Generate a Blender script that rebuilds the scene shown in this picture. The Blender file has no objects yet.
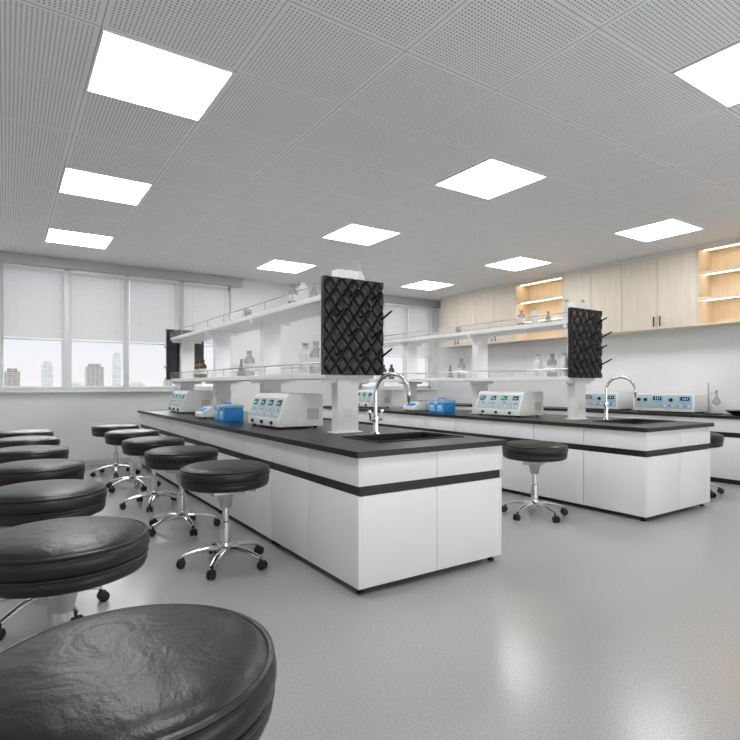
import bpy, bmesh, math, random
from mathutils import Vector, Matrix
random.seed(4)
S = bpy.context.scene
COL = S.collection
PI = math.pi

# ------------------------------------------------------------------ materials
def new_mat(name):
    m = bpy.data.materials.new(name); m.use_nodes = True
    nt = m.node_tree
    return m, nt, nt.nodes['Principled BSDF']
def mat(name, col, rough=.5, metal=0, var=0.0, scale=20, bump=0, bscale=60, emis=None, es=0, coat=0):
    m, nt, b = new_mat(name)
    b.inputs['Base Color'].default_value = (*col, 1)
    b.inputs['Roughness'].default_value = rough
    b.inputs['Metallic'].default_value = metal
    b.inputs['Coat Weight'].default_value = coat
    tc = nt.nodes.new('ShaderNodeTexCoord')
    if var > 0:
        n = nt.nodes.new('ShaderNodeTexNoise'); n.inputs['Scale'].default_value = scale; n.inputs['Detail'].default_value = 4
        r = nt.nodes.new('ShaderNodeValToRGB')
        r.color_ramp.elements[0].position = .3; r.color_ramp.elements[1].position = .7
        r.color_ramp.elements[0].color = (*[c*(1-var) for c in col], 1)
        r.color_ramp.elements[1].color = (*[min(1, c*(1+var)) for c in col], 1)
        nt.links.new(tc.outputs['Object'], n.inputs['Vector']); nt.links.new(n.outputs['Fac'], r.inputs['Fac'])
        nt.links.new(r.outputs['Color'], b.inputs['Base Color'])
    if bump > 0:
        n = nt.nodes.new('ShaderNodeTexNoise'); n.inputs['Scale'].default_value = bscale; n.inputs['Detail'].default_value = 6
        bp = nt.nodes.new('ShaderNodeBump'); bp.inputs['Strength'].default_value = bump; bp.inputs['Distance'].default_value = .01
        nt.links.new(tc.outputs['Object'], n.inputs['Vector']); nt.links.new(n.outputs['Fac'], bp.inputs['Height'])
        nt.links.new(bp.outputs['Normal'], b.inputs['Normal'])
    if emis:
        b.inputs['Emission Color'].default_value = (*emis, 1); b.inputs['Emission Strength'].default_value = es
    return m

M = {}
M['wall'] = mat('wall_paint', (.81, .81, .81), .7, var=.02, scale=3)
M['white'] = mat('white_laminate', (.85, .85, .86), .32, var=.01, scale=4)
M['inner'] = mat('cabinet_gap_shade', (.22, .22, .23), .6)  # bodies darkened so the seams between fronts carry shade in their colour
M['whitem'] = mat('white_powder_coat', (.85, .85, .85), .4)
M['cream'] = mat('instrument_shell', (.84, .84, .82), .42, var=.02, scale=9)
M['panel'] = mat('blue_grey_panel', (.46, .58, .63), .45)
M['grey'] = mat('grey_plastic', (.42, .43, .44), .45)
M['black'] = mat('black_resin_top', (.011, .011, .012), .36, var=.2, scale=60)
M['band'] = mat('black_band', (.010, .010, .011), .4)
M['pegb'] = mat('black_board', (.005, .005, .006), .3)
M['peg'] = mat('black_peg', (.010, .010, .011), .2)
M['rubber'] = mat('black_rubber', (.010, .010, .010), .6)
M['chrome'] = mat('chrome', (.72, .72, .74), .16, 1)
M['steel'] = mat('brushed_steel', (.50, .50, .51), .3, 1)
M['blue'] = mat('blue_plastic', (.03, .30, .78), .4)
M['lblue'] = mat('light_blue_plastic', (.28, .58, .88), .4)
M['navy'] = mat('display_glass', (.015, .025, .035), .12)
M['green'] = mat('green_digits', (.05, .5, .25), .4, emis=(.1, .9, .4), es=.5)
M['amber'] = mat('amber_button', (.85, .4, .04), .4)
M['brown'] = mat('amber_glass', (.10, .035, .012), .12, coat=.5)
M['label'] = mat('paper_label', (.82, .82, .79), .6)
M['plast'] = mat('frosted_plastic', (.74, .75, .75), .3)
M['frame'] = mat('window_frame_paint', (.80, .81, .82), .4)
M['diff'] = mat('light_diffuser', (1, 1, 1), .5, emis=(1, .995, .985), es=14)
M['led'] = mat('warm_led', (1, .8, .5), .5, emis=(1, .70, .32), es=13)
M['pelmet'] = mat('pelmet_grey', (.46, .47, .48), .5)
M['skirt'] = mat('skirting', (.60, .60, .60), .5)

def leather():
    m, nt, b = new_mat('black_leather')
    tc = nt.nodes.new('ShaderNodeTexCoord')
    b.inputs['Roughness'].default_value = .34
    n = nt.nodes.new('ShaderNodeTexNoise'); n.inputs['Scale'].default_value = 9; n.inputs['Detail'].default_value = 5
    r = nt.nodes.new('ShaderNodeValToRGB')
    r.color_ramp.elements[0].color = (.007, .0058, .005, 1); r.color_ramp.elements[1].color = (.019, .0155, .013, 1)
    v = nt.nodes.new('ShaderNodeTexVoronoi'); v.inputs['Scale'].default_value = 190
    n2 = nt.nodes.new('ShaderNodeTexNoise'); n2.inputs['Scale'].default_value = 6; n2.inputs['Detail'].default_value = 6; n2.inputs['Distortion'].default_value = 1.8
    b1 = nt.nodes.new('ShaderNodeBump'); b1.inputs['Strength'].default_value = .10; b1.inputs['Distance'].default_value = .002
    b2 = nt.nodes.new('ShaderNodeBump'); b2.inputs['Strength'].default_value = .24; b2.inputs['Distance'].default_value = .02
    L = nt.links.new
    L(tc.outputs['Object'], n.inputs['Vector']); L(n.outputs['Fac'], r.inputs['Fac']); L(r.outputs['Color'], b.inputs['Base Color'])
    L(tc.outputs['Object'], v.inputs['Vector']); L(tc.outputs['Object'], n2.inputs['Vector'])
    L(n2.outputs['Fac'], b2.inputs['Height']); L(v.outputs['Distance'], b1.inputs['Height']); L(b2.outputs['Normal'], b1.inputs['Normal'])
    L(b1.outputs['Normal'], b.inputs['Normal'])
    return m
M['leather'] = leather()

def wood():
    m, nt, b = new_mat('pale_birch')
    tc = nt.nodes.new('ShaderNodeTexCoord'); mp = nt.nodes.new('ShaderNodeMapping')
    mp.inputs['Scale'].default_value = (12, 12, .7)
    n = nt.nodes.new('ShaderNodeTexNoise'); n.inputs['Scale'].default_value = 2.2; n.inputs['Detail'].default_value = 5; n.inputs['Distortion'].default_value = .4
    r = nt.nodes.new('ShaderNodeValToRGB')
    r.color_ramp.elements[0].position = .28; r.color_ramp.elements[1].position = .74
    r.color_ramp.elements[0].color = (.70, .62, .52, 1); r.color_ramp.elements[1].color = (.78, .71, .62, 1)
    b.inputs['Roughness'].default_value = .5
    L = nt.links.new
    L(tc.outputs['Object'], mp.inputs['Vector']); L(mp.outputs['Vector'], n.inputs['Vector'])
    L(n.outputs['Fac'], r.inputs['Fac']); L(r.outputs['Color'], b.inputs['Base Color'])
    return m
M['wood'] = wood()

def floor_mat():
    m, nt, b = new_mat('speckled_vinyl_floor')
    L = nt.links.new
    tc = nt.nodes.new('ShaderNodeTexCoord')
    n = nt.nodes.new('ShaderNodeTexNoise'); n.inputs['Scale'].default_value = 140; n.inputs['Detail'].default_value = 3; n.inputs['Roughness'].default_value = .7
    r = nt.nodes.new('ShaderNodeValToRGB')
    r.color_ramp.elements[0].position = .38; r.color_ramp.elements[1].position = .60
    r.color_ramp.elements[0].color = (.315, .315, .315, 1); r.color_ramp.elements[1].color = (.435, .435, .43, 1)
    L(tc.outputs['Object'], n.inputs['Vector']); L(n.outputs['Fac'], r.inputs['Fac']); L(r.outputs['Color'], b.inputs['Base Color'])
    b.inputs['Roughness'].default_value = .22
    return m
M['floor'] = floor_mat()

TILE = .7334; GX = .42; GY = 3.175; CEIL = 3.15
def ceil_mat():
    m, nt, b = new_mat('perforated_ceiling_tile')
    L = nt.links.new
    geo = nt.nodes.new('ShaderNodeNewGeometry'); sep = nt.nodes.new('ShaderNodeSeparateXYZ')
    L(geo.outputs['Position'], sep.inputs[0])
    def mth(op, a, bb=None, c=None):
        n = nt.nodes.new('ShaderNodeMath'); n.operation = op
        for i, v in enumerate((a, bb, c)):
            if v is None: continue
            if isinstance(v, (int, float)): n.inputs[i].default_value = v
            else: L(v, n.inputs[i])
        return n.outputs[0]
    def axis(o, off):
        t = mth('DIVIDE', mth('SUBTRACT', o, off), TILE)
        f = mth('FRACT', mth('ADD', t, 50.0))
        edge = mth('MINIMUM', f, mth('SUBTRACT', 1.0, f))
        h = mth('SUBTRACT', mth('FRACT', mth('MULTIPLY', f, 32.0)), .5)
        return edge, h
    ex, hx = axis(sep.outputs['X'], GX); ey, hy = axis(sep.outputs['Y'], GY)
    e = mth('MINIMUM', ex, ey)
    joint = mth('LESS_THAN', e, .004)
    inside = mth('GREATER_THAN', e, .03125)
    d = mth('SQRT', mth('ADD', mth('MULTIPLY', hx, hx), mth('MULTIPLY', hy, hy)))
    hole = mth('MULTIPLY', mth('LESS_THAN', d, .225), inside)
    mx = nt.nodes.new('ShaderNodeMix'); mx.data_type = 'RGBA'
    mx.inputs['A'].default_value = (.88, .88, .885, 1); mx.inputs['B'].default_value = (.20, .20, .205, 1)
    L(hole, mx.inputs['Factor'])
    mx2 = nt.nodes.new('ShaderNodeMix'); mx2.data_type = 'RGBA'
    L(mx.outputs['Result'], mx2.inputs['A']); mx2.inputs['B'].default_value = (.40, .40, .41, 1)
    L(joint, mx2.inputs['Factor'])
    L(mx2.outputs['Result'], b.inputs['Base Color'])
    b.inputs['Roughness'].default_value = .55
    return m
M['ceil'] = ceil_mat()

def glassy(name, col, alpha, edge=0.0):
    m, nt, b = new_mat(name)
    L = nt.links.new
    out = nt.nodes['Material Output']
    tr = nt.nodes.new('ShaderNodeBsdfTransparent'); tr.inputs['Color'].default_value = (*[min(1, c*1.5) for c in col], 1)
    b.inputs['Base Color'].default_value = (*col, 1); b.inputs['Roughness'].default_value = .05
    mx = nt.nodes.new('ShaderNodeMixShader'); mx.inputs[0].default_value = alpha
    if edge:
        lw = nt.nodes.new('ShaderNodeLayerWeight'); lw.inputs['Blend'].default_value = .35
        mr = nt.nodes.new('ShaderNodeMapRange'); mr.inputs['To Min'].default_value = alpha; mr.inputs['To Max'].default_value = edge
        L(lw.outputs['Facing'], mr.inputs['Value']); L(mr.outputs['Result'], mx.inputs[0])
    L(tr.outputs[0], mx.inputs[1]); L(b.outputs[0], mx.inputs[2]); L(mx.outputs[0], out.inputs['Surface'])
    return m
M['glass'] = glassy('clear_glass', (.55, .56, .57), .15, .85)
M['guard'] = glassy('guard_glass', (.84, .86, .87), .08)
M['pane'] = glassy('window_pane', (.97, .98, .99), .05)
def slatm():
    m, nt, b = new_mat('blind_slat')
    L = nt.links.new
    out = nt.nodes['Material Output']
    b.inputs['Base Color'].default_value = (.82, .82, .82, 1); b.inputs['Roughness'].default_value = .5
    t = nt.nodes.new('ShaderNodeBsdfTranslucent'); t.inputs['Color'].default_value = (.88, .87, .86, 1)
    mx = nt.nodes.new('ShaderNodeMixShader'); mx.inputs[0].default_value = .55
    L(b.outputs[0], mx.inputs[1]); L(t.outputs[0], mx.inputs[2]); L(mx.outputs[0], out.inputs['Surface'])
    return m
M['slat'] = slatm()
def bld(name, c1, c2, sc):
    m, nt, b = new_mat(name)
    L = nt.links.new
    tc = nt.nodes.new('ShaderNodeTexCoord'); mp = nt.nodes.new('ShaderNodeMapping')
    mp.inputs['Rotation'].default_value = (PI/2, 0, 0)
    br = nt.nodes.new('ShaderNodeTexBrick'); br.inputs['Scale'].default_value = sc; br.offset = 0
    br.inputs['Color1'].default_value = (*c2, 1); br.inputs['Color2'].default_value = (*[c*1.25 for c in c2], 1); br.inputs['Mortar'].default_value = (*c1, 1)
    br.inputs['Mortar Size'].default_value = .04
    L(tc.outputs['Object'], mp.inputs['Vector']); L(mp.outputs['Vector'], br.inputs['Vector']); L(br.outputs['Color'], b.inputs['Base Color'])
    b.inputs['Roughness'].default_value = .8
    return m
M['b1'] = bld('tower_grey_hazed', (.72, .64, .57), (.36, .34, .32), .085)  # tower colours are paled to paint in the distance haze
M['b2'] = bld('tower_brown_hazed', (.68, .58, .49), (.34, .30, .27), .08)
M['b3'] = bld('tower_pale_hazed', (.95, .90, .84), (.70, .68, .65), .09)
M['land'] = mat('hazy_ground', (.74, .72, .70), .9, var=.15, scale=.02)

# ------------------------------------------------------------------ mesh builder
class MB:
    def __init__(s): s.bm = bmesh.new()
    def _merge(s, t, mi, mtx):
        if mtx is not None: bmesh.ops.transform(t, matrix=mtx, verts=t.verts)
        vm = {}
        for v in t.verts: vm[v] = s.bm.verts.new(v.co)
        for f in t.faces:
            try:
                nf = s.bm.faces.new([vm[v] for v in f.verts]); nf.material_index = mi
            except ValueError: pass
        t.free()
    def box(s, x0, y0, z0, x1, y1, z1, bev=0, mi=0, mtx=None, seg=2):
        t = bmesh.new(); bmesh.ops.create_cube(t, size=1)
        for v in t.verts:
            v.co = Vector((x0+(v.co.x+.5)*(x1-x0), y0+(v.co.y+.5)*(y1-y0), z0+(v.co.z+.5)*(z1-z0)))
        if bev: bmesh.ops.bevel(t, geom=list(t.edges), offset=bev, segments=seg, profile=.6, affect='EDGES')
        s._merge(t, mi, mtx); return s
    def lathe(s, prof, seg=24, c=(0, 0, 0), mi=0, mtx=None):
        t = bmesh.new(); rings = []
        for r, z in prof:
            if r < 1e-6: rings.append([t.verts.new((c[0], c[1], c[2]+z))])
            else: rings.append([t.verts.new((c[0]+r*math.cos(2*PI*k/seg), c[1]+r*math.sin(2*PI*k/seg), c[2]+z)) for k in range(seg)])
        for a, b in zip(rings, rings[1:]):
            for k in range(seg):
                k2 = (k+1) % seg
                if len(a) == 1 and len(b) == 1: continue
                if len(a) == 1: t.faces.new((a[0], b[k2], b[k]))
                elif len(b) == 1: t.faces.new((a[k], a[k2], b[0]))
                else: t.faces.new((a[k], a[k2], b[k2], b[k]))
        s._merge(t, mi, mtx); return s
    def tube(s, pts, r, seg=10, mi=0, mtx=None, closed=False, flat=1.0):
        t = bmesh.new(); pts = [Vector(p) for p in pts]; n = len(pts); rings = []
        rr = r if isinstance(r, (list, tuple)) else [r]*n
        up = Vector((0, 0, 1)); prev = None
        for i, p in enumerate(pts):
            if closed: d = pts[(i+1) % n]-pts[i-1]
            else: d = pts[min(i+1, n-1)]-pts[max(i-1, 0)]
            d.normalize()
            if prev is None:
                a = up.cross(d)
                if a.length < .05: a = Vector((1, 0, 0)).cross(d)
            else:
                a = prev-d*prev.dot(d)
            a.normalize(); prev = a; b = d.cross(a)
            rings.append([t.verts.new(p+a*rr[i]*math.cos(2*PI*k/seg)+b*rr[i]*flat*math.sin(2*PI*k/seg)) for k in range(seg)])
        m = n if closed else n-1
        for i in range(m):
            A, B = rings[i], rings[(i+1) % n]
            for k in range(seg): t.faces.new((A[k], A[(k+1) % seg], B[(k+1) % seg], B[k]))
        if not closed:
            t.faces.new(rings[0][::-1]); t.faces.new(rings[-1])
        s._merge(t, mi, mtx); return s
    def ring(s, R, r, c, seg=48, ts=8, mi=0):
        return s.tube([(c[0]+R*math.cos(2*PI*k/seg), c[1]+R*math.sin(2*PI*k/seg), c[2]) for k in range(seg)], r, ts, mi, closed=True)
    def prism_xz(s, poly, y0, y1, bev=0, mi=0):
        t = bmesh.new()
        a = [t.verts.new((x, y0, z)) for x, z in poly]; b = [t.verts.new((x, y1, z)) for x, z in poly]
        t.faces.new(a); t.faces.new(b[::-1]); n = len(poly)
        for i in range(n): t.faces.new((a[i], b[i], b[(i+1) % n], a[(i+1) % n]))
        if bev: bmesh.ops.bevel(t, geom=list(t.edges), offset=bev, segments=2, profile=.6, affect='EDGES')
        s._merge(t, mi, None); return s
    def build(s, name, mats, parent=None, smooth=True):
        bmesh.ops.recalc_face_normals(s.bm, faces=s.bm.faces)
        me = bpy.data.meshes.new(name); s.bm.to_mesh(me); s.bm.free()
        for m in (mats if isinstance(mats, (list, tuple)) else [mats]): me.materials.append(M[m])
        if smooth:
            for p in me.polygons: p.use_smooth = True
            me.set_sharp_from_angle(angle=math.radians(38))
        o = bpy.data.objects.new(name, me); COL.objects.link(o)
        if parent is not None: o.parent = parent
        return o
def root(name, loc, rz=0):
    o = bpy.data.objects.new(name, None); COL.objects.link(o); o.location = loc; o.rotation_euler = (0, 0, rz); o.empty_display_size = .1
    return o
def tag(o, label, cat, group=None):
    o['label'] = label; o['category'] = cat
    if group: o['group'] = group
    return o
def struct(o): o['kind'] = 'structure'; return o
def copy_tree(o, parent=None):
    c = o.copy(); COL.objects.link(c)
    if parent is not None: c.parent = parent
    for ch in list(o.children): copy_tree(ch, c)
    return c
def place(proto, used, loc, rz, label, cat, group=None):
    o = proto if not used.get(proto.name) else copy_tree(proto)
    used[proto.name] = True
    o.location = loc; o.rotation_euler = (0, 0, rz); tag(o, label, cat, group)
    return o
USED = {}

# ------------------------------------------------------------------ room shell
X0, X1, Y0, Y1 = -2.6, 8.2, -2.4, 9.4
struct(MB().box(X0-.2, Y0-.2, -.1, X1+.2, Y1+.3, 0).build('floor', 'floor', smooth=False))
struct(MB().box(X0-.2, Y0-.2, CEIL, X1+.2, Y1+.3, CEIL+.1).build('ceiling', 'ceil', smooth=False))
struct(MB().box(X0-.2, Y0-.2, 0, X0, Y1+.3, CEIL).build('wall_left', 'wall', smooth=False))
struct(MB().box(X1, Y0-.2, 0, X1+.2, Y1+.3, CEIL).build('wall_right', 'wall', smooth=False))
struct(MB().box(X0, Y0-.2, 0, X1, Y0, CEIL).build('wall_front', 'wall', smooth=False))
SILL, HEAD = 1.17, 3.0
W = [(-1.79, 3.33, [-1.79, -.95, -.11, .73, 1.57, 2.41, 3.25]), (5.92, 8.02, [5.92, 6.60, 7.28, 7.94])]
wb = MB()
wb.box(X0, Y1, 0, X1, Y1+.25, SILL); wb.box(X0, Y1, HEAD, X1, Y1+.25, CEIL)
wb.box(X0, Y1, SILL, W[0][0], Y1+.25, HEAD); wb.box(W[0][1], Y1, SILL, W[1][0], Y1+.25, HEAD); wb.box(W[1][1], Y1, SILL, X1, Y1+.25, HEAD)
struct(wb.build('wall_back', 'wall', smooth=False))
for i, (a, b, ms) in enumerate(W):
    f = MB()
    f.box(a, Y1+.05, SILL, b, Y1+.13, SILL+.06, .005); f.box(a, Y1+.05, HEAD-.06, b, Y1+.13, HEAD, .005)
    f.box(a, Y1+.05, SILL, a+.06, Y1+.13, HEAD, .005); f.box(b-.06, Y1+.05, SILL, b, Y1+.13, HEAD, .005)
    for k, x in enumerate(ms[1:-1]):
        w = .065 if k % 2 == 0 else .04
        f.box(x+.04-w, Y1+.03, SILL, x+.04+w, Y1+.14, HEAD, .004)
    wn = struct(f.build('window_%d' % (i+1), 'frame'))
    MB().box(a+.03, Y1+.085, SILL+.03, b-.03, Y1+.095, HEAD-.03).build('window_glass', 'pane', wn, smooth=False)
    MB().box(a-.05, Y1-.07, SILL-.035, b+.05, Y1+.05, SILL, .006).build('window_sill', 'frame', wn)
struct(MB().box(X0, Y1-.13, HEAD+.0, 3.5, Y1, CEIL, .003).build('trim_1', 'pelmet'))
struct(MB().box(5.75, Y1-.13, HEAD+.0, X1-.01, Y1, CEIL, .003).build('trim_2', 'pelmet'))
struct(MB().box(X0, Y1-.014, 0, X1-.02, Y1, .09, .003).build('baseboard_back', 'skirt'))
struct(MB().box(X1-.014, Y0, 0, X1, 1.88, .09, .003).build('baseboard_right', 'skirt'))

# blinds
def make_blind(w, drop):
    r = root('venetian_blind', (0, 0, 0))
    MB().box(-w/2, -.03, -.045, w/2, .02, 0, .004).build('head_rail', 'frame', r)
    s = MB(); pitch = .028; n = int(drop/pitch)
    for k in range(n):
        s.box(-w/2+.005, -.017, -.0007, w/2-.005, .017, .0007, mtx=Matrix.Translation((0, -.005, -.06-k*pitch)) @ Matrix.Rotation(math.radians(50), 4, 'X'))
    s.build('slats', 'slat', r, smooth=False)
    zb = -.06-n*pitch
    MB().box(-w/2, -.02, zb-.022, w/2, .01, zb, .004).build('bottom_rail', 'frame', r)
    for x in (-w*.3, w*.3): MB().tube([(x, -.03, -.04), (x, -.03, zb)], .0018, 5).build('ladder_cord', 'frame', r)
    MB().tube([(w*.42, -.035, -.04), (w*.42, -.035, -.75)], .004, 6).build('tilt_wand', 'plast', r)
    return r
bp = make_blind(.77, 1.03)
bl = ['leftmost slatted blind in view, raised partway over the window',
      'second slatted blind from the left, above the wide grey distant tower', 'third slatted blind from the left',
      'fourth slatted blind from the left, beside the near bench rack\'s window end']
for k, x in enumerate([-.11, .73, 1.57, 2.41]):
    place(bp, USED, (x+.46, Y1-.035, HEAD), 0, bl[k], 'blind', 'slatted window blinds')
for k, (x, lb) in enumerate([(6.30, 'slatted blind on the right-hand window, left one of three'), (6.98, 'slatted blind on the right-hand window, middle one of three'), (7.64, 'slatted blind on the right-hand window, right one beside the wood cabinets')]):
    o = place(bp, USED, (x, Y1-.035, HEAD), 0, lb, 'blind', 'slatted window blinds'); o.scale = (.84, 1, 1.05)

# ceiling lights
def make_light():
    r = root('ceiling_light', (0, 0, 0)); a = TILE/2-.004; fr = MB()
    for (x0, y0, x1, y1) in ((-a, -a, a, -a+.012), (-a, a-.012, a, a), (-a, -a+.012, -a+.012, a-.012), (a-.012, -a+.012, a, a-.012)):
        fr.box(x0, y0, -.010, x1, y1, 0)
    fr.build('frame', 'whitem', r, smooth=False)
    MB().box(-a+.012, -a+.012, -.008, a-.012, a-.012, -.002).build('diffuser', 'diff', r, smooth=False)
    return r
lp = make_light()
rown = {0: 'left row', 4: 'middle row', 8: 'right row'}
posn = {-3: 'nearest the camera', 0: 'second from the camera', 3: 'third from the camera', 6: 'farthest, close to the window wall'}
for ix in (0, 4, 8):
    for iy in (-3, 0, 3, 6):
        place(lp, USED, (GX+(ix+.5)*TILE, GY+(iy+.5)*TILE, CEIL), 0, 'square ceiling light panel in the %s, %s' % (rown[ix], posn[iy]), 'ceiling light', 'ceiling light panels')

# ------------------------------------------------------------------ benches
BX0, BX1, BY0, H = 1.717, 2.927, 2.69, .86
BC = (BX0+BX1)/2; UL = 1.25; DX = 3.10
BTH = []
def reg(o, lab, cat, group=None):
    tag(o, lab.format(B='the near bench'), cat, group); BTH.append((o, lab, cat, group)); return o
HB = .822
def make_unit(first=False, last=False):
    r = root('base_cabinet', (0, 0, 0)); w = BX1-BX0
    MB().box(.021, .01, .055, w-.021, UL-.01, .60).build('body', 'inner', r, smooth=False)
    for (a, b) in ((.021, .035), (w-.035, w-.021)):
        MB().box(a, .01, .60, b, UL-.01, HB).build('drawer_frame', 'inner', r, smooth=False)
    MB().box(.012, .004, .592, .020, UL-.004, .648).build('handle_groove', 'band', r, smooth=False)
    MB().box(w-.020, .004, .592, w-.012, UL-.004, .648).build('handle_groove', 'band', r, smooth=False)
    if first: MB().box(.012, -.010, .592, w-.012, .003, .648).build('handle_groove', 'band', r, smooth=False)
    if last: MB().box(.012, UL-.003, .592, w-.012, UL+.010, .648).build('handle_groove', 'band', r, smooth=False)
    for sx in (0, 1):
        x0, x1 = (0, .02) if sx == 0 else (w-.02, w)
        for q in (0, 1):
            ya, yb = .003+q*UL/2, UL/2-.004+q*(UL/2-.001)
            if first and q == 0: ya = -.018
            MB().box(x0, ya, .65, x1, yb, HB, .0025).build('drawer_front', 'white', r)
            MB().box(x0, ya, .045, x1, yb, .59, .0025).build('door', 'white', r)
    if first or last:
        y0, y1 = (-.018, .001) if first else (UL-.001, UL+.018)
        for (a, b) in ((.021, w/2-.002), (w/2+.002, w-.021)):
            MB().box(a, y0, .65, b, y1, HB, .0025).build('end_panel', 'white', r)
            MB().box(a, y0, .045, b, y1, .59, .0025).build('end_panel', 'white', r)
    for x in (.05, w-.05):
        for y in (.04, UL-.04):
            MB().lathe([(0, 0), (.024, 0), (.024, .010), (.011, .016), (.011, .056), (0, .056)], 12, (x, y, 0)).build('foot', 'rubber', r)
    return r
nm = ['first white base cabinet of {B}, at the sink end with end panels', 'second white base cabinet of {B} from the sink end', 'third white base cabinet of {B}, at its middle',
      'fourth white base cabinet of {B} from the sink end', 'last white base cabinet of {B}, nearest the windows']
for i in range(5):
    u = make_unit(i == 0, i == 4); u.location = (BX0, BY0+i*UL, 0)
    reg(u, nm[i], 'cabinet', 'white base cabinets under the bench tops')
ty0, ty1, tx0, tx1 = BY0-.045, BY0+5*UL+.045, BX0-.025, BX1+.025
sx0, sx1, sy0, sy1 = 2.10, 2.84, 3.00, 3.44
wt = MB()
pts_x = [tx0, sx0, sx1, tx1]; pts_y = [ty0, sy0, sy1, ty1]
def frame_mesh(bm, xs, ys, z0, z1):
    vt = {}; vb = {}
    for i, x in enumerate(xs):
        for j, y in enumerate(ys):
            vt[i, j] = bm.verts.new((x, y, z1)); vb[i, j] = bm.verts.new((x, y, z0))
    for i in range(3):
        for j in range(3):
            if (i, j) == (1, 1): continue
            bm.faces.new((vt[i, j], vt[i+1, j], vt[i+1, j+1], vt[i, j+1])); bm.faces.new((vb[i, j], vb[i, j+1], vb[i+1, j+1], vb[i+1, j]))
    for i in range(3):
        for j in (0, 3): bm.faces.new((vt[i, j], vb[i, j], vb[i+1, j], vt[i+1, j])); bm.faces.new((vt[j, i], vb[j, i], vb[j, i+1], vt[j, i+1]))
    for (a, b) in (((1, 1), (2, 1)), ((2, 1), (2, 2)), ((2, 2), (1, 2)), ((1, 2), (1, 1))):
        bm.faces.new((vt[a], vb[a], vb[b], vt[b]))
frame_mesh(wt.bm, [x-BC for x in pts_x], [y-BY0 for y in pts_y], HB+.001, H)
o = wt.build('worktop', 'black', smooth=False); o.location = (BC, BY0, 0)
reg(o, 'long black resin worktop covering {B}', 'worktop', 'black bench worktops')
# sink
sk = root('sink', ((sx0+sx1)/2, (sy0+sy1)/2, H)); a, b = (sx1-sx0)/2, (sy1-sy0)/2
m = MB(); t = .012; d = -.2
m.box(-a+.001, -b+.001, d, a-.001, b-.001, d+t); m.box(-a+.001, -b+.001, d, -a+t, b-.001, .002); m.box(a-t, -b+.001, d, a-.001, b-.001, .002)
m.box(-a+t, -b+.001, d, a-t, -b+t, .002); m.box(-a+t, b-t, d, a-t, b-.001, .002)
m.build('basin', 'rubber', sk, smooth=False)
rm = MB()
for q in ((-a-.018, -b-.018, a+.018, -b+.003), (-a-.018, b-.003, a+.018, b+.018), (-a-.018, -b+.003, -a+.003, b-.003), (a-.003, -b+.003, a+.018, b-.003)):
    rm.box(q[0], q[1], 0.0005, q[2], q[3], .008)
rm.build('rim', 'rubber', sk, smooth=False)
MB().lathe([(0, .006), (.03, .006), (.035, 0), (.035, -.002)], 20, (0, 0, d+t)).build('drain', 'steel', sk)
reg(sk, 'black rectangular sink set into the end of {B}', 'sink', 'black bench sinks')
# faucet
fc = root('faucet', (2.42, 3.515, H), math.radians(26))
MB().lathe([(0, 0), (.036, 0), (.036, .008), (.024, .018), (.020, .10), (.027, .105), (.027, .14), (.018, .15), (0, .15)], 20).build('base', 'chrome', fc)
g = [(0, 0, .13), (0, 0, .33)]
for k in range(1, 21):
    an = PI*k/20; g.append((0, -.145+.145*math.cos(an), .33+.145*math.sin(an)))
g.append((0, -.29, .31))
MB().tube(g, .0135, 14).build('spout', 'chrome', fc)
MB().lathe([(0, 0), (.006, 0), (.008, .02), (.012, .025), (.012, .04), (.016, .045), (.016, .07), (0, .07)], 14, (0, -.29, .245)).build('nozzle', 'steel', fc)
for sgn in (-1, 1):
    hd = MB(); hd.tube([(0, 0, .12), (sgn*.085, 0, .12)], .014, 10); hd.tube([(sgn*.08, 0, .12), (sgn*.10, 0, .18)], .007, 8)
    hd.lathe([(0, 0), (.018, 0), (.018, .014), (0, .018)], 12, (sgn*.10, 0, .178))
    hd.build('tap_handle', 'chrome', fc)
reg(fc, 'chrome gooseneck lab faucet over the sink of {B}', 'faucet', 'gooseneck lab faucets')

# reagent rack
RY0, RY1 = 3.74, 8.60
rk = root('reagent_rack', (BC, RY0, H))
LZ, UZ = 1.30-H, 1.93-H; RL = RY1-RY0; SW = .23; ST = .046
for k, y in enumerate((.03, 1.55, 3.1, RL-.13)):
    top = (2.19-H) if k == 0 else UZ+.0
    p = MB().box(-.10, y, 0, .10, y+.10, top, .004).build('post', 'whitem', rk)
    sc = MB(); sc.box(-.035, y-.006, .13, .035, y+.001, .20, .002); sc.build('socket', 'plast', p)
    MB().box(-.13, y-.02, 0, .13, y+.12, .008, .002).build('foot_plate', 'whitem', p)
for z in (LZ, UZ):
    MB().box(-SW, 0, z, SW, RL, z+ST, .003).build('shelf', 'whitem', rk)
    for x in (-SW+.008, SW-.008):
        r_ = MB()
        r_.tube([(x, .0, z+.13), (x, RL, z+.13)], .006, 8)
        n = 8
        for q in range(n+1): r_.tube([(x, .01+q*(RL-.02)/n, z+ST-.002), (x, .01+q*(RL-.02)/n, z+.13)], .005, 6)
        r_.build('guard_rail', 'steel', rk)
        MB().box(x-.002, .01, z+ST+.004, x+.002, RL-.01, z+.11).build('guard_panel', 'guard', rk, smooth=False)
    for y in (.05, 1.57, 3.12, RL-.11):
        for sg in (-1, 1): MB().box(min(sg*.10, sg*.22), y, z-.035, max(sg*.10, sg*.22), y+.05, z-.0005).build('bracket', 'whitem', rk, smooth=False)
reg(rk, 'white two-tier reagent rack standing along the middle of {B}', 'shelf rack', 'two-tier reagent racks')
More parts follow.
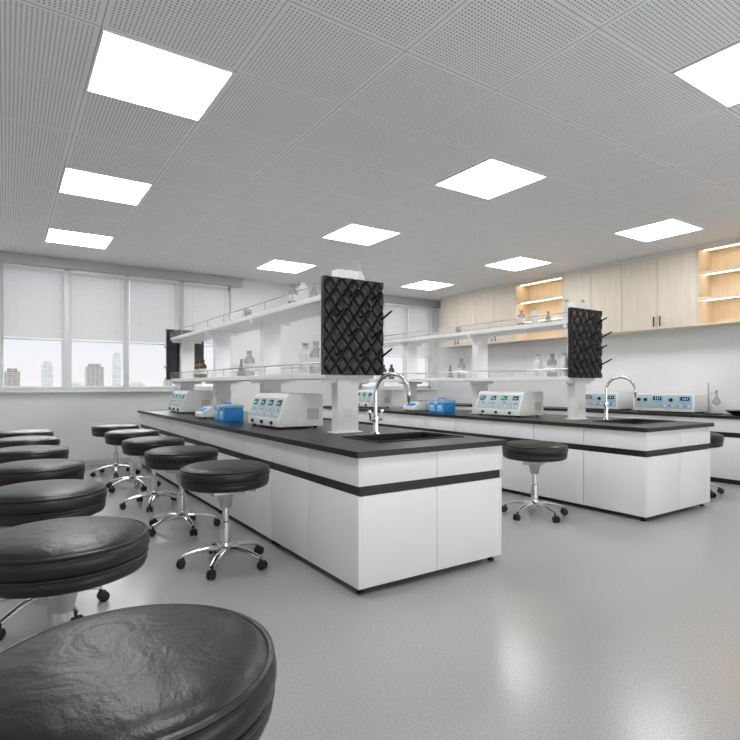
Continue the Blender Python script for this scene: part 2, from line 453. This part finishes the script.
# drying board: quilted diamonds, pegs
db = root('drying_board', (2.335, RY0-.031, 1.33))
bw, bh = .57, .775
bd = MB(); bd.box(-bw/2, 0, 0, bw/2, .03, bh, .004)
dw, dh = .114, .155
nx, nz = 5, 5
for j in range(-1, 2*nz):
    ev = j % 2 == 0
    for k in range(nx if ev else nx+1):
        cx = -bw/2+dw*(k+.5)-(0 if ev else dw/2); cz = dh/2+j*dh/2
        A, B = dw/2, dh/2
        t = bd.bm; rings = []
        for f, yy in ((1.0, .001), (.90, -.007), (.70, -.013), (.40, -.017)):
            rr = []
            for (sx, sz) in ((-1, 0), (0, -1), (1, 0), (0, 1)):
                px = min(max(cx+sx*A*f, -bw/2), bw/2); pz = min(max(cz+sz*B*f, 0), bh)
                rr.append(t.verts.new((px, yy, pz)))
            rings.append(rr)
        for a_, b_ in zip(rings, rings[1:]):
            for q in range(4): t.faces.new((a_[q], a_[(q+1) % 4], b_[(q+1) % 4], b_[q]))
        t.faces.new(rings[-1])
bd.build('board', 'pegb', db, smooth=False)
pegm = MB().tube([(0, .004, 0), (0, -.03, .004), (.015, -.14, .06)], [.010, .0095, .0075], 8).build('peg', 'peg', db)
pp = []
for j in range(1, 2*nz-1, 2):
    for k in ((1, 3, 5) if (j//2) % 2 == 0 else (2, 4)):
        pp.append((-bw/2+dw*k-(.02 if k == 5 else 0), 0, dh/2+j*dh/2))
for q, c in enumerate(pp):
    pg = pegm if q == 0 else pegm.copy()
    if q: COL.objects.link(pg); pg.parent = db
    pg.location = c
reg(db, 'black peg drying board on the sink end of the rack on {B}', 'drying board', 'black peg drying boards')
d2 = copy_tree(db); d2.location = (BC, RY1+.031, 1.33); d2.rotation_euler = (0, 0, PI)
reg(d2, 'black peg drying board on the window end of the rack on {B}', 'drying board', 'black peg drying boards')

# instruments
def slope_frame(p0, p1):
    V = Vector((p1[0]-p0[0], 0, p1[1]-p0[1])); L_ = V.length; V.normalize(); U = Vector((0, -1, 0)); N = U.cross(V)
    return L_, Matrix(((U.x, V.x, N.x, p0[0]), (U.y, V.y, N.y, 0), (U.z, V.z, N.z, p0[1]), (0, 0, 0, 1)))
def make_analyzer(w=.74, dep=.44, hh=.31):
    r = root('benchtop_analyzer', (0, 0, 0)); f = -dep/2
    p0 = (f, .085); p1 = (f+.075, hh-.03)
    MB().prism_xz([(f, .02), (dep/2, .02), (dep/2, hh-.02), (dep/2-.03, hh), (f+.10, hh), p1, p0], -w/2, w/2, .006).build('shell', 'cream', r)
    for x in (f+.05, dep/2-.05):
        for y in (-w/2+.06, w/2-.06): MB().lathe([(0, 0), (.018, 0), (.018, .022), (0, .022)], 12, (x, y, 0)).build('foot', 'rubber', r)
    L_, mt = slope_frame(p0, p1)
    MB().box(-w/2+.03, .012, .0, w/2-.03, L_-.012, .004, .001, mtx=mt).build('control_panel', 'panel', r)
    for k in range(4):
        x = -w/2+.10+k*(w-.2)/3
        s = MB(); s.box(x-.045, L_*.60, .004, x+.045, L_-.03, .008, .001, mtx=mt); sc = s.build('display', 'navy', r)
        dg = MB()
        for q in range(3): dg.box(x-.030+q*.022, L_*.60+.012, .0082, x-.017+q*.022, L_*.60+.032, .009, mtx=mt)
        dg.build('digits', 'green' if k % 2 == 0 else 'lblue', sc, smooth=False)
        for q, mm in enumerate(('amber', 'label', 'blue', 'grey')):
            MB().box(x-.044+q*.024, L_*.36, .004, x-.028+q*.024, L_*.47, .009, .002, mtx=mt).build('button', mm, r)
            MB().box(x-.044+q*.024, L_*.16, .004, x-.028+q*.024, L_*.27, .009, .002, mtx=mt).build('button', 'label' if q % 2 else 'grey', r)
    for y in (-w*.3, 0, w*.3):
        MB().lathe([(0, 0), (.018, 0), (.016, .018), (0, .018)], 16, mtx=Matrix.Translation((f, y, .052)) @ Matrix.Rotation(-PI/2, 4, 'Y')).build('knob', 'band', r)
    vt = MB()
    for q in range(6): vt.box(dep/2-.16+q*.02, -w/2-.0015, .08, dep/2-.15+q*.02, -w/2+.001, .18)
    vt.build('vent', 'grey', r, smooth=False)
    return r
an = make_analyzer(); an.location = (2.19, 4.72, H)
reg(an, 'cream analyzer with sloped display panel, nearest the sink on {B}', 'lab instrument', 'cream bench analyzers')
a2 = copy_tree(an); a2.location = (2.19, 7.88, H)
reg(a2, 'cream analyzer with sloped display panel at the window end of {B}', 'lab instrument', 'cream bench analyzers')
def make_power():
    r = root('electrophoresis_supply', (0, 0, 0)); w = .86; f = -.20
    MB().box(f, -w/2, .02, .22, w/2, .27, .010).build('shell', 'cream', r)
    for x in (f+.05, .17):
        for y in (-w/2+.06, w/2-.06): MB().lathe([(0, 0), (.018, 0), (.018, .022), (0, .022)], 12, (x, y, 0)).build('foot', 'rubber', r)
    MB().box(f-.004, -w/2+.03, .06, f+.001, w/2-.03, .25, .001).build('front_panel', 'panel', r)
    for (ya, yb) in ((-.40, -.22), (-.02, .16)):
        MB().box(f-.007, ya, .15, f-.003, yb, .235, .001).build('blue_field', 'lblue', r)
        sc = MB().box(f-.010, ya+.03, .175, f-.006, yb-.03, .225, .001).build('display', 'navy', r)
        dg = MB()
        for q in range(3): dg.box(f-.0115, ya+.05+q*.028, .188, f-.010, ya+.062+q*.028, .212)
        dg.build('digits', 'label', sc, smooth=False)
    for q in range(8): MB().box(f-.012, -.38+q*.055, .085, f-.004, -.355+q*.055, .11, .002).build('button', ('label', 'blue', 'label', 'grey')[q % 4], r)
    for y in (-.12, .24, .34):
        MB().lathe([(0, 0), (.026, 0), (.022, .02), (0, .02)], 16, mtx=Matrix.Translation((f-.004, y, .18)) @ Matrix.Rotation(-PI/2, 4, 'Y')).build('knob', 'band', r)
    return r
def make_bluebox():
    r = root('storage_box', (0, 0, 0))
    MB().box(-.11, -.16, .0, .11, .16, .135, .008).build('tub', 'blue', r)
    MB().box(-.115, -.165, .137, .115, .165, .175, .01).build('lid', 'lblue', r)
    for y in (-.08, .08):
        fl = MB().box(-.1125, y-.055, .025, -.109, y+.055, .115, .001).build('front_label', 'lblue', r)
        MB().box(-.1135, y-.03, .075, -.112, y+.03, .1).build('white_strip', 'label', fl, smooth=False)
    MB().box(-.123, -.025, .12, -.112, .025, .16, .003).build('latch', 'label', r)
    MB().tube([(0, -.07, .172), (0, -.065, .20), (0, .065, .20), (0, .07, .172)], .007, 8).build('handle', 'blue', r)
    return r
bb = make_bluebox(); bb.location = (2.03, 5.80, H)
reg(bb, 'bright blue lidded sample box on {B}', 'box', 'blue sample boxes')
def make_balance():
    r = root('laboratory_balance', (0, 0, 0))
    MB().prism_xz([(-.14, .012), (.14, .012), (.14, .09), (-.05, .09), (-.14, .045)], -.11, .11, .008).build('housing', 'cream', r)
    MB().box(.0, -.09, .10, .12, .09, .108, .003).build('pan', 'steel', r)
    MB().lathe([(0, 0), (.015, 0), (.015, .014), (0, .014)], 12, (.06, 0, .088)).build('pan_support', 'steel', r)
    L_, mt = slope_frame((-.14, .045), (-.05, .09))
    MB().box(-.07, .02, 0, .07, .075, .004, .001, mtx=mt).build('display', 'blue', r)
    for x in (-.1, .1):
        for y in (-.08, .08): MB().lathe([(0, 0), (.012, 0), (.012, .016), (0, .016)], 10, (x, y, 0)).build('foot', 'rubber', r)
    return r
ba = make_balance(); ba.location = (2.02, 6.34, H); ba.scale = (1.15, 1.3, 1.5)
reg(ba, 'small white balance with blue display beside the blue box on {B}', 'balance', 'small white balances')

# bottles
def make_reagent(glass, h=.2, r_=.045, stop='glass'):
    r = root('reagent_bottle', (0, 0, 0))
    MB().lathe([(0, 0), (r_, 0), (r_, .004), (r_, h*.62), (r_*.9, h*.70), (r_*.42, h*.80), (r_*.40, h*.88), (r_*.5, h*.90), (r_*.5, h*.92), (0, h*.92)], 20).build('body', glass, r)
    MB().lathe([(0, h*.92), (r_*.36, h*.92), (r_*.42, h*.95), (r_*.55, h*.97), (r_*.5, h), (0, h*1.01)], 16).build('stopper', stop, r)
    MB().lathe([(r_+.0008, h*.2), (r_+.0008, h*.5)], 20).build('paper_label', 'label', r)
    return r
def make_wash(h=.24):
    r = root('wash_bottle', (0, 0, 0))
    MB().lathe([(0, 0), (.04, 0), (.042, .01), (.042, h*.6), (.03, h*.72), (.018, h*.76), (.018, h*.8), (0, h*.8)], 20).build('body', 'plast', r)
    MB().lathe([(0, h*.79), (.022, h*.79), (.022, h*.88), (.008, h*.9), (0, h*.9)], 16).build('cap', 'grey', r)
    MB().tube([(0, 0, h*.88), (0, 0, h*1.0), (-.02, 0, h*1.06), (-.07, 0, h*1.02)], [.004, .004, .003, .002], 8).build('spout', 'plast', r)
    return r
def make_flask(h=.19):
    r = root('conical_flask', (0, 0, 0))
    MB().lathe([(0, 0), (.05, 0), (.052, .01), (.018, h*.68), (.016, h*.95), (.02, h), (.017, h), (.013, h*.95), (.015, h*.68), (.045, .014), (0, .008)], 20).build('body', 'glass', r)
    MB().lathe([(0, .009), (.044, .012), (.035, h*.3), (0, h*.3)], 20).build('liquid', 'plast', r)
    return r
def make_beaker(h=.13):
    r = root('beaker', (0, 0, 0))
    MB().lathe([(0, 0), (.045, 0), (.047, .006), (.047, h*.95), (.051, h), (.048, h), (.044, h*.95), (.044, .008), (0, .006)], 20).build('body', 'glass', r)
    MB().lathe([(0, .007), (.0435, .009), (.0435, h*.5), (0, h*.5)], 20).build('liquid', 'plast', r)
    return r
kinds = {'clear': make_reagent('glass', h=.27, r_=.055), 'brown': make_reagent('brown', h=.24, r_=.05, stop='brown'), 'white': make_reagent('plast', h=.27, r_=.055, stop='grey'), 'wash': make_wash(.30), 'flask': make_flask(), 'beaker': make_beaker()}
cat_of = {'clear': 'bottle', 'brown': 'bottle', 'white': 'bottle', 'wash': 'bottle', 'flask': 'flask', 'beaker': 'beaker'}
LB = H+LZ+ST; UB = H+UZ+ST
spots = [
 ('wash', 2.15, 3.86, 0, 'frosted wash bottle at the sink end of the lower shelf, {B}'),
 ('clear', 2.17, 4.04, 0, 'clear reagent bottle second from the sink end, lower shelf, {B}'),
 ('white', 2.17, 4.24, 0, 'white plastic bottle third on the lower shelf, {B}'),
 ('clear', 2.17, 5.55, 0, 'clear reagent bottle just past the second post, lower shelf, {B}'),
 ('flask', 2.17, 5.78, 0, 'conical flask of clear liquid, middle of lower shelf, {B}'),
 ('brown', 2.17, 7.20, 0, 'amber glass bottle, nearer of two, lower shelf of {B}'),
 ('brown', 2.17, 7.42, 0, 'amber glass bottle, farther of two, lower shelf of {B}'),
 ('clear', 2.45, 4.25, 0, 'clear reagent bottle on the rear side, lower shelf, {B}'),
 ('flask', 2.18, 4.10, 1, 'conical flask at the sink end of the upper shelf, {B}'),
 ('white', 2.18, 4.30, 1, 'white plastic bottle second on the upper shelf, {B}'),
 ('clear', 2.18, 4.50, 1, 'clear reagent bottle third on the upper shelf, {B}'),
 ('beaker', 2.18, 5.62, 1, 'glass beaker past the second post, upper shelf, {B}'),
 ('wash', 2.49, 3.86, 2, 'frosted wash bottle rising behind the drying board top, {B}'),
 ('white', 2.49, 4.08, 2, 'white plastic bottle behind the drying board, upper shelf, {B}'),
]
for (kd, x, y, up, lab) in spots:
    o = place(kinds[kd], USED, (x, y, (UB if up else LB)), random.uniform(-.5, .5), '', '', None)
    if up == 1: o.scale = (.85, .85, .72)
    if kd == 'white' and up == 2: o.scale = (1, 1, 1.1)
    reg(o, lab, cat_of[kd], 'glassware on the reagent racks')

for (o, lab, cat, grp) in list(BTH):
    c = copy_tree(o); c.location = (o.location.x+DX, o.location.y, o.location.z)
    tag(c, lab.format(B='the far bench'), cat, grp)

# ------------------------------------------------------------------ wall counter (right)
CX0 = 7.56; CY0 = 1.9; CW = 1.05; NU = 7
def wall_unit():
    r = root('base_cabinet', (0, 0, 0)); d = X1-CX0-.01
    MB().box(.02, .005, .06, d, CW-.005, HB).build('body', 'white', r, smooth=False)
    MB().box(.012, .005, .59, .03, CW-.005, .65).build('handle_groove', 'band', r, smooth=False)
    MB().box(.05, .005, 0, d, CW-.005, .06).build('plinth', 'band', r, smooth=False)
    MB().box(0, .003, .652, .02, CW-.003, HB, .0025).build('drawer_front', 'white', r)
    for q in (0, 1): MB().box(0, .003+q*CW/2, .065, .02, CW/2-.003+q*CW/2, .588, .0025).build('door', 'white', r)
    return r
wu = wall_unit()
ordn = ['first', 'second', 'third', 'fourth', 'fifth', 'sixth', 'seventh']
for i in range(NU):
    place(wu, USED, (CX0, CY0+i*CW, 0), 0, '%s white base cabinet from the camera under the right wall counter' % ordn[i], 'cabinet', 'white cabinets of the wall counter')
o = MB().box(-.02, 0, HB+.001, X1-CX0-.001, NU*CW, H, .003).build('worktop', 'black'); o.location = (CX0, CY0, 0)
tag(o, 'black worktop running along the right wall below the wood cabinets', 'worktop')
wa = make_power(); wa.location = (7.92, 4.05, H); tag(wa, 'wide white instrument with blue displays on the right wall counter, nearer of two', 'lab instrument', 'wide wall counter instruments')
wa2 = copy_tree(wa); wa2.location = (7.92, 5.15, H); tag(wa2, 'wide white instrument with blue displays on the right wall counter, farther of two', 'lab instrument', 'wide wall counter instruments')
rs = root('retort_stand', (7.80, 3.42, H))
MB().box(-.07, -.10, 0, .07, .10, .015, .003).build('base', 'band', rs)
MB().tube([(0, .06, .01), (0, .06, .42)], .008, 8).build('rod', 'steel', rs)
MB().tube([(0, .07, .28), (0, -.03, .28)], .007, 8).build('clamp', 'steel', rs)
MB().lathe([(0, .12), (.045, .14), (.05, .17), (.03, .215), (.013, .24), (.013, .32), (.011, .32), (0, .24)], 18, (0, -.04, 0)).build('round_flask', 'glass', rs)
tag(rs, 'small retort stand holding a round glass flask on the right wall counter', 'lab stand')
hp = root('mixing_bowl', (7.82, 3.12, H))
MB().lathe([(0, 0), (.07, 0), (.08, .008), (.15, .05), (.16, .065), (.154, .066), (.14, .052), (.07, .014), (0, .012)], 32).build('bowl', 'pegb', hp)
MB().ring(.157, .004, (0, 0, .066)).build('rim', 'steel', hp)
tag(hp, 'wide black bowl at the camera end of the right wall counter', 'bowl')

# ------------------------------------------------------------------ wall cabinets
WX = 7.82; WZ0, WZ1 = 2.06, 3.12
def wall_cab(y0, y1, open_):
    r = root('wall_cabinet', (WX, y0, WZ0)); w = y1-y0; d = X1-WX-.002; h = WZ1-WZ0; t = .02
    f = 0 if open_ else .02
    m = MB()
    m.box(f, 0, 0, d, t, h); m.box(f, w-t, 0, d, w, h)
    m.box(f, t, 0, d, w-t, t); m.box(f, t, h-t, d, w-t, h); m.box(d-.012, t, t, d, w-t, h-t)
    m.build('carcass', 'wood', r, smooth=False)
    if open_:
        for k in (1, 2):
            z = k*h/3
            s = MB().box(.01, t, z, d-.012, w-t, z+.024, .002).build('shelf', 'wood', r)
            MB().box(.14, t+.01, z-.006, .165, w-t-.01, z-.0005).build('led_strip', 'led', s, smooth=False)
            MB().box(.005, t, z-.022, .016, w-t, z+.002).build('lip', 'wood', s, smooth=False)
        MB().box(.14, t+.01, h-t-.006, .165, w-t-.01, h-t-.0005).build('led_strip', 'led', r, smooth=False)
        MB().box(.001, t, h-t-.022, .012, w-t, h-t).build('lip', 'wood', r, smooth=False)
    else:
        for q in (0, 1):
            dr = MB().box(0, .003+q*w/2, 0, .019, w/2-.003+q*w/2, h, .0025).build('door', 'wood', r)
            yy = w/2-.045 if q == 0 else w/2+.045
            hm = MB(); hm.box(-.024, yy-.007, .04, -.014, yy+.007, .18, .002); hm.box(-.016, yy-.004, .045, .001, yy+.004, .06); hm.box(-.016, yy-.004, .16, .001, yy+.004, .175)
            hm.build('handle', 'band', dr)
    return r
cabs = [(2.60, 3.633, 1, 'open wood wall cabinet with lit shelves at the right edge of the photo'),
        (3.635, 4.718, 0, 'pale wood two-door wall cabinet beside the right-hand open lit shelves'),
        (4.72, 5.778, 0, 'pale wood two-door wall cabinet nearer the camera from the far lit open shelves'),
        (5.78, 6.818, 1, 'open wood wall cabinet with lit shelves between closed wall cabinets'),
        (6.82, 7.848, 0, 'pale wood two-door wall cabinet just beyond the middle open lit shelves'),
        (7.85, 8.88, 0, 'pale wood two-door wall cabinet nearest the window wall')]
for c in cabs:
    o = wall_cab(*c[:3]); tag(o, c[3], 'wall cabinet', 'pale wood wall cabinets')
struct(MB().box(WX+.01, 2.6, WZ1, X1, 8.88, CEIL).build('trim_3', 'wall', smooth=False))

# ------------------------------------------------------------------ stools
def make_stool():
    r = root('lab_stool', (0, 0, 0))
    seat = MB().lathe([(0, .545), (.22, .545), (.265, .547), (.288, .557), (.296, .574), (.296, .590), (.287, .604), (.297, .614), (.304, .632), (.304, .652), (.299, .667), (.289, .675), (.280, .684), (.262, .693), (.235, .699), (.19, .704), (.13, .708), (.06, .710), (0, .711)], 72).build('seat', 'leather', r)
    MB().ring(.2925, .0075, (0, 0, .676), 72).build('piping', 'leather', seat)
    MB().ring(.2935, .0075, (0, 0, .604), 72).build('piping', 'leather', seat)
    MB().lathe([(0, .548), (.21, .548), (.21, .540), (.19, .535), (0, .535)], 32).build('seat_pan', 'rubber', r)
    mm = MB(); mm.box(-.11, -.085, .495, .11, .085, .536, .006); mm.lathe([(0, .40), (.036, .40), (.045, .44), (.06, .50), (0, .50)], 20)
    mm.build('mechanism', 'steel', r)
    MB().tube([(.03, 0, .50), (.15, .02, .50), (.23, .03, .485)], .007, 8).build('lever', 'chrome', r)
    MB().lathe([(0, .08), (.034, .08), (.034, .30), (.030, .305), (.021, .307), (.021, .42), (0, .42)], 20).build('gas_column', 'chrome', r)
    MB().lathe([(0, .075), (.05, .075), (.06, .09), (.06, .125), (.045, .14), (.034, .16), (0, .16)], 24).build('hub', 'chrome', r)
    leg = MB().tube([(.03, 0, .118), (.10, 0, .120), (.18, 0, .108), (.245, 0, .090), (.285, 0, .078)], [.029, .026, .022, .018, .016], 10, flat=.7).build('leg', 'chrome', r)
    c = MB()
    c.tube([(.28, 0, .05), (.28, 0, .082)], .008, 8)
    for sy in (-1, 1):
        c.lathe([(0, -.010), (.023, -.010), (.030, -.005), (.030, .005), (.023, .010), (0, .010)], 18, mtx=Matrix.Translation((.295, sy*.017, .030)) @ Matrix.Rotation(PI/2, 4, 'X'))
    c.box(.274, -.007, .03, .31, .007, .062, .003)
    c.build('caster', 'rubber', leg)
    leg.rotation_euler = (0, 0, .3)
    for k in range(1, 5):
        l2 = copy_tree(leg, r); l2.rotation_euler = (0, 0, .3+k*2*PI/5)
    return r
st = make_stool()
G = 'round black leather lab stools'
on = ['nearest the camera, cropped by the bottom edge', 'second from the camera', 'third from the camera', 'fourth from the camera', 'fifth from the camera', 'sixth from the camera', 'farthest, near the window wall']
for i, y in enumerate([1.20, 2.34, 3.42, 4.48, 5.60, 6.70, 7.80]):
    place(st, USED, ([.205, .178, .175, .18, .17, .18, .19][i], y, 0), [.15, .5, 1.1, .2, .8, .4, .9][i], 'round black leather stool in the left-hand row, %s' % on[i], 'stool', G)
on = ['nearest the sink end', 'second from the sink end', 'third from the sink end', 'fourth from the sink end', 'closest to the windows']
for i, y in enumerate([3.69, 4.82, 5.90, 7.05, 8.25]):
    place(st, USED, (1.27, y, 0), [.0, .7, .3, .9, .5][i], 'round black leather stool along the near bench, %s' % on[i], 'stool', G)
place(st, USED, (4.20, 3.42, 0), .45, 'single black leather stool standing in the aisle between the two benches', 'stool', G)
place(st, USED, (6.62, 3.12, 0), .2, 'black leather stool mostly hidden beyond the far bench, by the wall counter', 'stool', G)

# ------------------------------------------------------------------ city outside
g_ = MB().box(-1500, 60, -45, 2500, 3000, -44).build('ground', 'land', smooth=False); struct(g_)
bl_ = [(7, 18, 24, 'b2', 'dark narrow tower seen through the leftmost window pane'),
       (50, 14, 36, 'b3', 'pale slim tower beside the first window post'),
       (114, 24, 34, 'b1', 'wide grey tower block in the second window pane'),
       (140, 10, 50, 'b3', 'very tall pale slender tower at the right of the second window pane'),
       (84, 26, 5, 'b3', 'low pale block left of the wide grey tower'),
       (175, 22, 6, 'b3', 'low pale block in the third window pane'),
       (215, 12, 12, 'b1', 'slim grey tower behind the third window pane'),
       (255, 30, 5, 'b3', 'low pale block in the fourth window pane'),
       (690, 40, 20, 'b3', 'pale block seen through the right-hand window')]
for k, (x, w, top, mm, lab) in enumerate(bl_):
    r = root('tower_building', (x, 900+(k % 3)*20, -44)); hh = top+44
    MB().box(-w/2, -w/2, 0, w/2, w/2, hh*.94).build('facade', mm, r, smooth=False)
    MB().box(-w*.34, -w*.34, hh*.94, w*.34, w*.34, hh).build('roof_block', mm, r, smooth=False)
    tag(r, lab, 'building', 'distant city buildings')

# ------------------------------------------------------------------ light
w = bpy.data.worlds.new('World'); S.world = w; w.use_nodes = True
nt = w.node_tree; bg = nt.nodes['Background']
tc = nt.nodes.new('ShaderNodeTexCoord'); sp = nt.nodes.new('ShaderNodeSeparateXYZ'); rp = nt.nodes.new('ShaderNodeValToRGB')
rp.color_ramp.elements[0].position = 0; rp.color_ramp.elements[0].color = (.86, .85, .87, 1)
rp.color_ramp.elements[1].position = .25; rp.color_ramp.elements[1].color = (.72, .82, .93, 1)
nt.links.new(tc.outputs['Generated'], sp.inputs[0]); nt.links.new(sp.outputs['Z'], rp.inputs['Fac']); nt.links.new(rp.outputs['Color'], bg.inputs['Color'])
bg.inputs['Strength'].default_value = 1.12
sl = bpy.data.lights.new('sun', 'SUN'); sl.energy = 2.6; sl.angle = math.radians(40); sl.color = (1, 1, 1)
so = bpy.data.objects.new('sun', sl); COL.objects.link(so)
so.rotation_euler = Vector((-.25, -1, -.75)).to_track_quat('-Z', 'Y').to_euler()
al = bpy.data.lights.new('added_rear_fill', 'AREA'); al.shape = 'RECTANGLE'; al.size = 9; al.size_y = 1.8; al.energy = 145; al.color = (1, 1, 1)  # added fill behind the camera to lift the ceiling, not a room lamp
ao = bpy.data.objects.new('added_rear_fill', al); COL.objects.link(ao); ao.location = (2.8, -2.25, 1.2)
ao.rotation_euler = Vector((0, 1, .50)).to_track_quat('-Z', 'Z').to_euler()

# ------------------------------------------------------------------ camera
cd = bpy.data.cameras.new('camera'); co = bpy.data.objects.new('camera', cd); COL.objects.link(co)
co.location = (0, 0, 1.25); co.rotation_euler = (PI/2, 0, math.radians(-33.93))
cd.sensor_width = 36; cd.lens = 541/740*36; cd.shift_y = 15/740; cd.clip_end = 5000; cd.clip_start = .05
S.camera = co
S.view_settings.view_transform = 'Standard'
